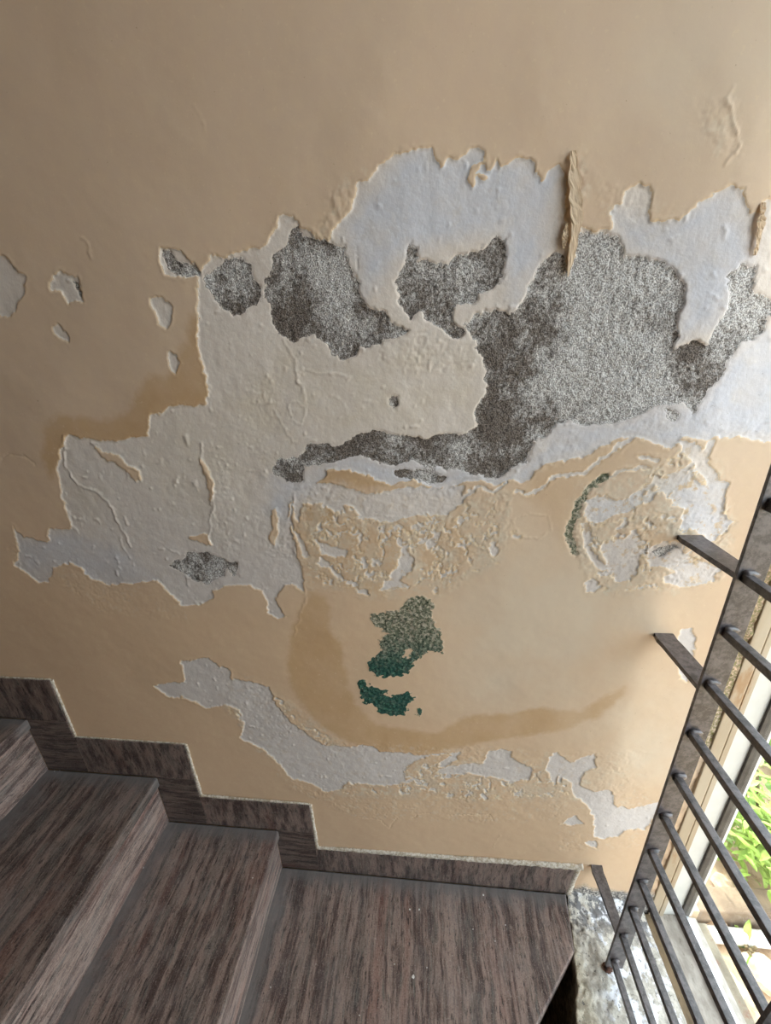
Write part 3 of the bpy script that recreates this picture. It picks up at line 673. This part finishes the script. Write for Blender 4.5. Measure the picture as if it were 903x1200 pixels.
# ------------------------------------------------------------------ window wall: parapet with rough plaster ledge
wr = empty('wall_right', (.55, -1.2, 0)); tag(wr, kind='structure')
XF0, XF1 = .885 * S, 1.10 * S            # window frame depth range
m_out = plain_wall_mat('outer_render', (196, 188, 170), (170, 160, 140))
box('parapet', (.575 * S + .012, -2.4, -1.6), (XF1 + .005, .0, -.085), m_out, wr)
box('wall_surface', (XF0, -2.4, -.09), (XF1 + .02, -1.06, 3.2), m_plain, wr)
box('lintel', (XF0, -1.06, 2.7), (XF1 + .02, .0, 3.2), m_plain, wr)
def ledge():
    m, t, b = new_mat('rough_ledge_plaster'); g = NT(t); co = g.objco()
    n1 = g.noise(co, 22, 6, .65); n2 = g.noise(co, 130, 4, .7); n3 = g.noise(co, 60, 5, .7)
    base = g.mix(g.ramp(n3, .35, .65), srgb(158, 152, 142), srgb(202, 196, 184))
    sx = g.n('ShaderNodeSeparateXYZ'); g.l(co, sx.inputs[0])
    base = g.mix(g.math('MULTIPLY', g.ramp(n1, .50, .56), g.ramp(sx.outputs[0], .37, .42)), base, srgb(224, 225, 230))
    base = g.mix(g.ramp(sx.outputs[0], .375, .35, 0, .55), base, g.mix(g.ramp(n3, .4, .6), srgb(138, 124, 96), srgb(204, 194, 168)))
    near = g.ramp(sx.outputs[1], -.10, -.02)
    base = g.mix(g.math('MULTIPLY', near, g.ramp(n3, .56, .46)), base, srgb(112, 110, 110))
    base = g.mix(g.ramp(n2, .42, .32, 0, .85), base, srgb(70, 66, 66))
    base = g.mix(g.ramp(n3, .62, .70, 0, .6), base, srgb(104, 108, 118))
    g.l(base, b.inputs['Base Color']); b.inputs['Roughness'].default_value = .9
    g.l(g.bump(n2, .8, .002), b.inputs['Normal'])
    stp = .003
    ys = np.arange(-1.3, .004, stp); us = np.linspace(0, 1, 74)
    Yg, U = np.meshgrid(ys, us, indexing='ij')
    left = np.interp(Yg, [-.9, -.22, -.107, 0.0], [.492 * S, .520 * S, .566 * S, .592 * S]) + .006 * fbm(Yg, U * .1, .05, 101, 4, .6)
    right = XF0 + .002
    xx = left + (right - left) * np.clip((U - .18) / .82, 0, 1)
    top = -.012 - .028 * np.clip((U - .18) / .82, 0, 1)
    rise = np.clip((Yg + .03) / .03, 0, 1) ** 2 * .012       # cove where it runs into the wall
    zz = top + rise
    dn = np.clip((.18 - U) / .18, 0, 1)                       # rounded lip, then the drop
    zz = zz - dn ** 1.6 * .55; xx = xx + .010 * np.sin(np.clip(dn * 3, 0, 1) * math.pi / 2) * 0
    amp = np.clip(1 - (U - .35) * 1.2, .35, 1)
    zz = zz + (.006 * fbm(xx, Yg, .03, 102, 4, .6) + .0035 * fbm(xx, Yg, .009, 103, 3, .6)) * amp * (1 - dn)
    xx = xx - .008 * fbm(zz * 1., Yg, .02, 104, 3, .6) * (U < .3)
    co_ = np.stack([xx, Yg, zz], -1).reshape(-1, 3)
    n, k = Yg.shape; idx = np.arange(n * k).reshape(n, k)
    F = np.stack([idx[:-1, :-1], idx[1:, :-1], idx[1:, 1:], idx[:-1, 1:]], -1).reshape(-1, 4)
    me = bpy.data.meshes.new('ledge'); me.from_pydata(co_.tolist(), [], F.tolist()); me.update()
    bmx = bmesh.new(); bmx.from_mesh(me); bpy.data.meshes.remove(me)
    o = from_bm('ledge', bmx, m, wr, True)
    if sum(p.normal.z for p in o.data.polygons) < 0: o.data.flip_normals()
    tag(o, 'rough patched plaster ledge, whitish over grey')
ledge()
# rust mark where the grille ends
m_rust, t_, b_ = new_mat('rust'); g_ = NT(t_)
g_.l(g_.mix(g_.ramp(g_.noise(g_.objco(), 200, 4, .7), .35, .65), srgb(50, 40, 36), srgb(112, 76, 60)), b_.inputs['Base Color']); b_.inputs['Roughness'].default_value = .95

# ------------------------------------------------------------------ window frame
def paint_mat(name, c1, c2, sc_=20, rough=.6, c3=None, stretch=(1, 1, 1)):
    m, t, b = new_mat(name); g = NT(t); co = g.mapping(g.objco(), stretch)
    n = g.noise(co, sc_, 5, .65)
    c = g.mix(g.ramp(n, .35, .65), srgb(*c1), srgb(*c2))
    if c3: c = g.mix(g.ramp(g.noise(co, sc_ * 1.7, 5, .7), .55, .7, 0, .8), c, srgb(*c3))
    g.l(c, b.inputs['Base Color']); b.inputs['Roughness'].default_value = rough
    g.l(g.bump(g.noise(co, sc_ * 8, 3), .2, .001), b.inputs['Normal']); return m
m_tan = paint_mat('tan_frame', (178, 158, 130), (190, 174, 150), 12, .6, (168, 128, 86), (1, 1, .25))
m_brown = paint_mat('dirty_brown_sill', (92, 76, 54), (126, 106, 78), 30, .8, (50, 42, 30), (1, .4, 1))
m_white = paint_mat('white_jamb', (214, 212, 204), (224, 222, 214), 10, .5)
m_grey = paint_mat('dusty_grey_channel', (150, 142, 132), (186, 178, 168), 35, .85, (96, 86, 76), (1, .5, 1))
m_osill = paint_mat('outer_sill_concrete', (118, 108, 92), (150, 140, 120), 14, .95, (128, 84, 66))
m_dgrey = paint_mat('gap_shade', (66, 60, 56), (84, 78, 72), 30, .6)
m_alu = new_mat('aluminium_track')[0]; _b = m_alu.node_tree.nodes['Principled BSDF']
_b.inputs['Metallic'].default_value = .9; _b.inputs['Roughness'].default_value = .3; _b.inputs['Base Color'].default_value = (.75, .78, .8, 1)
win = empty('window_1', (.62, 0, -.05)); tag(win, kind='structure')
ZB = LZ(-2.115); YN = -1.06; ZT = 2.7
X = lambda d: d * S
# jamb, from the plaster outwards; faces look towards -Y
tag(box('jamb_board', (X(.9135), -.008, ZB - .01), (X(.950), .02, ZT), m_tan, win, .002), 'tan painted board beside the mouldy plaster')
box('jamb_board', (X(.955), -.006, ZB - .01), (X(.972), .02, ZT), m_tan, win, .001)
tag(box('jamb_channel', (X(.972), -.001, ZB - .02), (X(1.036), .03, ZT), m_white, win), 'white painted jamb')
tag(box('jamb_gap_shade', (X(1.036), -.006, ZB), (X(1.066), .03, ZT), m_dgrey, win), 'dark strip standing in for the shadowed jamb gap')  # shade of the gap beside the white jamb, built as a dark strip
box('jamb_edge', (X(1.066), -.004, ZB), (X(1.078), .03, ZT), m_white, win)
box('jamb_core', (X(.90), .021, ZB - .1), (X(1.10), .2, ZT), m_white, win)
# sill members run away from the wall
tag(box('sill_board', (X(.882), YN, ZB - .05), (X(.957), -.0065, ZB), m_brown, win, .003), 'dirt-brown bottom rail')
tag(box('sill_channel', (X(.957), YN, ZB - .05), (X(1.028), -.0015, ZB - .006), m_grey, win), 'dusty grey channel floor')
tag(box('sill_track', (X(1.030), YN, ZB - .05), (X(1.040), -.0065, ZB + .006), m_alu, win, .001), 'bright aluminium track')
box('sill_track', (X(1.052), YN, ZB - .05), (X(1.064), -.0065, ZB + .006), m_alu, win, .001)
box('sill_bed', (X(.957), YN, ZB - .06), (X(1.10), -.0015, ZB - .0105), m_grey, win)
box('outer_sill', (X(1.07), YN, ZB - .07), (X(1.15), .0, ZB - .03), m_osill, win, .004)
box('head_board', (X(.882), YN, ZT - .02), (X(1.07), -.0065, ZT), m_tan, win)
box('far_jamb', (X(.882), YN - .01, ZB - .05), (X(1.08), YN + .02, ZT), m_white, win)
box('meeting_stile', (X(1.041), -.56, ZB + .007), (X(1.062), -.52, ZT - .02), m_white, win, .002)
gm, t_, b_ = new_mat('clear_glass'); t_.nodes.remove(b_)
o_ = t_.nodes['Material Output']; tr = t_.nodes.new('ShaderNodeBsdfTransparent'); gl = t_.nodes.new('ShaderNodeBsdfGlossy'); gl.inputs['Roughness'].default_value = .02
fr = t_.nodes.new('ShaderNodeFresnel'); fr.inputs[0].default_value = 1.45; mx = t_.nodes.new('ShaderNodeMixShader')
tr.inputs[0].default_value = (.93, .96, .94, 1)
geo_ = t_.nodes.new('ShaderNodeNewGeometry'); inv_ = t_.nodes.new('ShaderNodeMath'); inv_.operation = 'SUBTRACT'; inv_.inputs[0].default_value = 1.0
ml_ = t_.nodes.new('ShaderNodeMath'); ml_.operation = 'MULTIPLY'; t_.links.new(geo_.outputs['Backfacing'], inv_.inputs[1])
t_.links.new(fr.outputs[0], ml_.inputs[0]); t_.links.new(inv_.outputs[0], ml_.inputs[1]); t_.links.new(ml_.outputs[0], mx.inputs[0]); t_.links.new(tr.outputs[0], mx.inputs[1]); t_.links.new(gl.outputs[0], mx.inputs[2]); t_.links.new(mx.outputs[0], o_.inputs[0])
box('glass_pane', (X(1.045), -.52, ZB + .0065), (X(1.045) + .004, -.0065, ZT - .02), gm, win)
box('glass_pane', (X(1.055), YN + .03, ZB + .0065), (X(1.055) + .004, -.52, ZT - .02), gm, win)

# ------------------------------------------------------------------ iron grille
gi, t_, b_ = new_mat('black_iron'); g_ = NT(t_); n_ = g_.noise(g_.objco(), 90, 5, .7); n2_ = g_.noise(g_.objco(), 300, 3, .6)
c_ = g_.mix(g_.ramp(n_, .35, .65), srgb(50, 46, 46), srgb(98, 91, 92)); c_ = g_.mix(g_.ramp(n2_, .62, .74, 0, .5), c_, srgb(140, 130, 128))
g_.l(c_, b_.inputs['Base Color']); b_.inputs['Roughness'].default_value = .38; b_.inputs['Specular IOR Level'].default_value = .8
g_.l(g_.bump(n_, .35, .001), b_.inputs['Normal'])
XG = .660 * S; YB = (1 - .205) * S - S       # front face of the upright
YB = -.197 * S
gr = empty('window_grille', (XG, YB, 0)); tag(gr, 'black iron window grille of level square bars fixed to the wall by three stubs', 'grille')
wbar = .036
def upright(y): return box('upright', (XG, y - .005, -.012 if y > -.3 else -.03), (XG + wbar, y, 2.66), gi, gr, .0008)
upright(YB)
rods = []
for (u, v) in ((872, 676), (846, 741), (826, 803), (806, 861), (788, 912), (776, 958), (763, 1000), (748, 1035), (736, 1067), (723, 1098), (714, 1128)):
    rods.append(on_wall(u, v, YB - .01)[2] - .004)
for z in [rods[0] + .1 * (k + 1) for k in range(16)][::-1]: rods.insert(0, z)
XR = XG + .012
yfar = on_x(900, 1196, XR)[1]
upright(yfar); upright(-1.05)
RW = .0115
for z in rods:
    if z > 2.65: continue
    box('bar', (XR - RW / 2, -1.045, z - RW / 2), (XR + RW / 2, YB - .0052, z + RW / 2), gi, gr, .0010)
    bmw = bmesh.new(); bmesh.ops.create_icosphere(bmw, subdivisions=2, radius=1.0)
    for v_ in bmw.verts:
        k = 1 + .25 * math.sin(v_.co.x * 9 + z * 70) * math.cos(v_.co.z * 7)
        v_.co = Vector((XR + .003, YB - .0068, z + .006)) + Vector((v_.co.x * .0095, v_.co.y * .0045, v_.co.z * .0055)) * k
    from_bm('weld', bmw, gi, gr, True)
for (u, v, wd) in ((795, 628, .034), (768, 743, .028), (693, 1013, .022)):
    p = on_wall(u, v)
    bmw = bmesh.new(); n = 10; rings = []
    for i in range(n + 1):
        y = .012 + (YB - .001 - .012) * i / n; jag = .002 * math.sin(i * 2.1) if i < 4 else 0
        xa = p[0] - .004 + jag; xb_ = p[0] + wd + jag * .6; z = p[2] + .002; th = .008
        xa = xa + (XG + .002 - xa) * (i / n); xb_ = xb_ + (XG + .030 - xb_) * (i / n) if wd > .03 else xb_
        rings.append([bmw.verts.new(q) for q in ((xa, y, z - th), (xb_, y, z - th), (xb_, y, z), (xa, y, z))])
    for a, b in zip(rings, rings[1:]):
        for q in range(4): bmw.faces.new((a[q], a[(q + 1) % 4], b[(q + 1) % 4], b[q]))
    bmw.faces.new(rings[0]); bmw.faces.new(rings[-1][::-1])
    from_bm('wall_stub', bmw, gi, gr)
bmw = bmesh.new(); bmesh.ops.create_icosphere(bmw, subdivisions=3, radius=1.0)
for v_ in bmw.verts:
    k = 1 + .2 * math.sin(v_.co.x * 8) * math.cos(v_.co.y * 9)
    v_.co = Vector((XG + .006, YB - .004, -.016)) + Vector((v_.co.x * .010, v_.co.y * .009, v_.co.z * .006)) * k
tag(from_bm('rusty_foot', bmw, m_rust, gr, True), 'rusted foot of the upright')

# ------------------------------------------------------------------ plaster crumbs fallen on the treads
m_crumb = paint_mat('fallen_plaster', (214, 212, 206), (232, 230, 226), 80, .9)
SMALL = {(592,1084): 'small white speck near the right end of the landing, nearer the skirting', (580,1103): 'small white speck near the right end of the landing, farther from the skirting',
 (462,1130): 'small white speck on the landing just left above the largest crumb', (500,1134): 'small white speck on the landing just right above the largest crumb', (421,1190): 'small white speck at the bottom edge of the picture on the landing',
 (410,1044): 'tiny white dot by the skirting left of the pair of crumbs', (561,1036): 'left one of two tiny dots against the long skirting', (571,1036): 'right one of two tiny dots against the long skirting',
 (440,1100): 'tiny white dot alone in the middle of the landing', (530,1120): 'tiny white dot right of the largest crumb', (370,1130): 'tiny white dot on the left part of the landing',
 (63,897): 'small speck touching the skirting in the corner of the second tread', (64,904): 'middle speck of the four in the corner of the second tread', (70,903): 'rightmost of the four specks in the corner of the second tread',
 (107,904): 'lone speck by the skirting on the second tread', (168,1017): 'tiny speck at the foot of the middle riser', (296,1029): 'tiny speck by the nosing of the lower narrow tread'}
def crumb(u, v, z, r, label=None, k=0):
    label = label or SMALL[(u, v)]
    p = on_level(u, v, z)
    bm = bmesh.new(); bmesh.ops.create_icosphere(bm, subdivisions=1, radius=1.0)
    rr = random.Random(k)
    for q in bm.verts: q.co = Vector((q.co.x * r * rr.uniform(.7, 1.3), q.co.y * r * rr.uniform(.6, 1.2), (q.co.z * .4 + .4) * r * rr.uniform(.8, 1.1)))
    mz = min(q.co.z for q in bm.verts)
    for q in bm.verts: q.co.z -= mz
    o = from_bm('plaster_crumb', bm, m_crumb); o.location = (p[0], p[1], z)
    tag(o, label or 'tiny white plaster speck scattered on the granite', 'crumb', 'plaster crumbs fallen on the steps')
BIG = {(484, 1145): 'largest white plaster crumb, near the front of the landing', (491, 1066): 'right one of two white crumbs side by side mid landing', (480, 1066): 'left one of two white crumbs side by side mid landing',
       (566, 1049): 'white plaster crumb lying nearest the long skirting on the right', (317, 1157): 'white plaster crumb near the lowest riser', (53, 899): 'pale crumb in the inner corner of the top visible tread',
       (554, 1089): 'white crumb on the right half of the landing, left of the pair by the edge'}
for k, (u, v) in enumerate([(484,1145),(491,1066),(480,1066),(566,1049),(554,1089),(592,1084),(580,1103),(462,1130),(500,1134),(317,1157),(421,1190),(410,1044),(561,1036),(571,1036),(440,1100),(530,1120),(370,1130)]):
    crumb(u, v, 0, .0035 if k == 0 else .0024 if k < 4 else .0013 if k < 11 else .0008, BIG.get((u, v)), k)
for k, (u, v) in enumerate([(53,899),(63,897),(64,904),(70,903),(107,904)]):
    crumb(u, v, lev[1], .0028 if k < 1 else .0014, BIG.get((u, v)), 40 + k)
for k, (u, v) in enumerate([(168,1017),(296,1029)]): crumb(u, v, lev[2], .0015, None, 60 + k)

# ------------------------------------------------------------------ outdoors, one storey-step below the sill
GZL = -1.25
m_soil = paint_mat('dry_soil', (150, 122, 94), (196, 172, 142), 5, .95, (112, 90, 66))
gd = box('ground', (XF1 + .03, -14, GZL - .3), (14, 14, GZL), m_soil); tag(gd, 'sunlit dry earth outside the window', 'ground', kind='structure')
m_kerb = paint_mat('old_kerb', (120, 102, 84), (150, 130, 108), 8, .9)
p0 = on_level(812, 1068, GZL + .12); p1 = on_level(903, 1072, GZL + .12)
def outline_box(name, a, b, wdt, z0, z1, mat, label, cat):
    a = Vector((a[0], a[1], 0)); b = Vector((b[0], b[1], 0)); d = (b - a).normalized(); nn = Vector((-d.y, d.x, 0)) * wdt
    a = a - d * .8; b = b + d * 2.5
    o = prism(name, [(q.x, q.y) for q in (a, b, b + nn, a + nn)], z0, z1, mat, None, .01); tag(o, label, cat); return o
outline_box('garden_kerb', p0, p1, .10, GZL + .0, GZL + .12, m_kerb, 'low weathered brown kerb beyond the pipe outside the window', 'kerb')
q0 = on_level(815, 1092, GZL + .04); q1 = on_level(896, 1100, GZL + .04)
bmw = bmesh.new(); a = Vector((q0[0], q0[1], GZL + .035)); b = Vector((q1[0], q1[1], GZL + .035)); d = (b - a)
a = a - d * .3; b = b + d * .6; L = (b - a).length
bmesh.ops.create_cone(bmw, cap_ends=True, segments=16, radius1=.030, radius2=.030, depth=L)
mt = Matrix.Translation((a + b) / 2) @ (b - a).to_track_quat('Z', 'Y').to_matrix().to_4x4(); bmesh.ops.transform(bmw, matrix=mt, verts=bmw.verts)
m_pipe = paint_mat('white_pipe', (232, 230, 224), (240, 238, 232), 10, .5)
tag(from_bm('drain_pipe', bmw, m_pipe, None, True), 'white plastic pipe lying on the ground outside', 'pipe')

m_leaf = new_mat('leaf')[0]; g_ = NT(m_leaf.node_tree); _b = m_leaf.node_tree.nodes['Principled BSDF']
oi = g_.n('ShaderNodeObjectInfo')
g_.l(g_.mix(oi.outputs['Random'], srgb(96, 138, 52), srgb(164, 190, 88)), _b.inputs['Base Color']); _b.inputs['Roughness'].default_value = .5
_b.inputs['Transmission Weight'].default_value = 0
m_stem = paint_mat('stem_bark', (96, 84, 56), (120, 104, 74), 40, .9)
def leaf_mesh(ln, wd):
    bm = bmesh.new(); n = 5; L_, R_, Mv = [], [], []
    for i in range(n + 1):
        f = i / n; w_ = wd * math.sin(math.pi * min(f * .92 + .04, 1)) ; z = -.25 * ln * f * f
        Mv.append(bm.verts.new((ln * f, 0, z))); L_.append(bm.verts.new((ln * f, w_, z + w_ * .35))); R_.append(bm.verts.new((ln * f, -w_, z + w_ * .35)))
    for i in range(n):
        bm.faces.new((Mv[i], Mv[i + 1], L_[i + 1], L_[i])); bm.faces.new((R_[i], R_[i + 1], Mv[i + 1], Mv[i]))
    me = bpy.data.meshes.new('leaf'); bm.to_mesh(me); bm.free(); me.materials.append(m_leaf)
    me.polygons.foreach_set('use_smooth', [True] * len(me.polygons)); return me
LEAF = leaf_mesh(.075, .013)
def shrub(base, height, spread, nl, label, seed, clip=None):
    rd = random.Random(seed); root = empty('shrub', base); tag(root, label, 'plant')
    bm = bmesh.new(); tips = []
    for k in range(9):
        a = rd.uniform(0, 6.28); top = Vector((math.cos(a) * spread * rd.uniform(.3, 1), math.sin(a) * spread * rd.uniform(.3, 1), height * rd.uniform(.6, 1)))
        pts = [Vector((0, 0, 0)), top * .5 + Vector((0, 0, height * .12)), top]
        for a_, b_2 in zip(pts, pts[1:]):
            dd = b_2 - a_; r = bmesh.ops.create_cone(bm, cap_ends=True, segments=6, radius1=.009, radius2=.006, depth=dd.length)
            bmesh.ops.transform(bm, matrix=Matrix.Translation((a_ + b_2) / 2) @ dd.to_track_quat('Z', 'Y').to_matrix().to_4x4(), verts=r['verts'])
        tips.append(pts)
    me = bpy.data.meshes.new('stems'); bm.to_mesh(me); bm.free(); link('stems', me, m_stem, root)
    for k in range(nl):
        pts = rd.choice(tips); f = rd.uniform(.15, 1)
        c = pts[0].lerp(pts[1], f * 2) if f < .5 else pts[1].lerp(pts[2], f * 2 - 1)
        c = c + Vector((rd.gauss(0, .07), rd.gauss(0, .07), rd.gauss(0, .05))) * min(1, spread * 2)
        o = bpy.data.objects.new('leaf', LEAF); C.objects.link(o); o.parent = root; o.location = c
        o.rotation_euler = (rd.uniform(-.6, .6), rd.uniform(-.7, .5), rd.uniform(0, 6.28)); s_ = rd.uniform(.6, 1.15); o.scale = (s_, s_, s_)
    verts = []; faces = []; src = [v.co.copy() for v in LEAF.vertices]; sf = [tuple(p.vertices) for p in LEAF.polygons]
    for k in range(nl * 3 if nl > 50 else 0):
        pts = rd.choice(tips); f = rd.uniform(.1, 1)
        c = pts[0].lerp(pts[1], f * 2) if f < .5 else pts[1].lerp(pts[2], f * 2 - 1)
        c = c + Vector((rd.gauss(0, .09), rd.gauss(0, .09), rd.gauss(0, .06)))
        from mathutils import Euler
        E_ = Euler((rd.uniform(-.6, .6), rd.uniform(-.7, .5), rd.uniform(0, 6.28))).to_matrix() * rd.uniform(.6, 1.1)
        n0 = len(verts); verts += [tuple(E_ @ q + c) for q in src]; faces += [tuple(n0 + i for i in q) for q in sf]
    if verts:
        me = bpy.data.meshes.new('small_leaves'); me.from_pydata(verts, [], faces); me.update()
        o = link('small_leaves', me, m_leaf, root); o['kind'] = 'stuff'
    return root
pb = on_level(868, 985, GZL)
shrub(tuple(on_level(880, 1010, GZL)), .55, .30, 280, 'sunlit leafy green shrub nearest the window', 3)
shrub(tuple(on_level(912, 900, GZL)), .8, .45, 290, 'taller pale green shrub behind the nearer one', 4)
shrub(tuple(on_level(1010, 1010, GZL)), .8, .45, 290, 'leafy green shrub further right beyond the grille', 6)
shrub(tuple(on_level(876, 1118, GZL)), .06, .04, 9, 'small green weed by the white pipe', 5)
# stones and dry rubble
m_stone = paint_mat('rubble', (196, 164, 130), (226, 208, 186), 9, .9)
rd = random.Random(8)
SL = ['rounded tan rubble stone just beyond the white pipe', 'flat pale stone lying before the white pipe', 'reddish broken stone below the pipe at right', 'pale stone beside the outer sill', 'small tan stone behind the kerb near the shrub']
for k, (u, v, r) in enumerate([(836, 1084, .05), (822, 1126, .05), (892, 1146, .07), (852, 1158, .05), (846, 1040, .05)]):
    p = on_level(u, v, GZL); bm = bmesh.new(); bmesh.ops.create_icosphere(bm, subdivisions=2, radius=r)
    for q in bm.verts: q.co = q.co * rd.uniform(.85, 1.12); q.co.z *= .6
    mn = min(q.co.z for q in bm.verts)
    o = from_bm('stone', bm, m_stone); o.location = (p[0], p[1], GZL - mn - .006); tag(o, SL[k], 'stone')
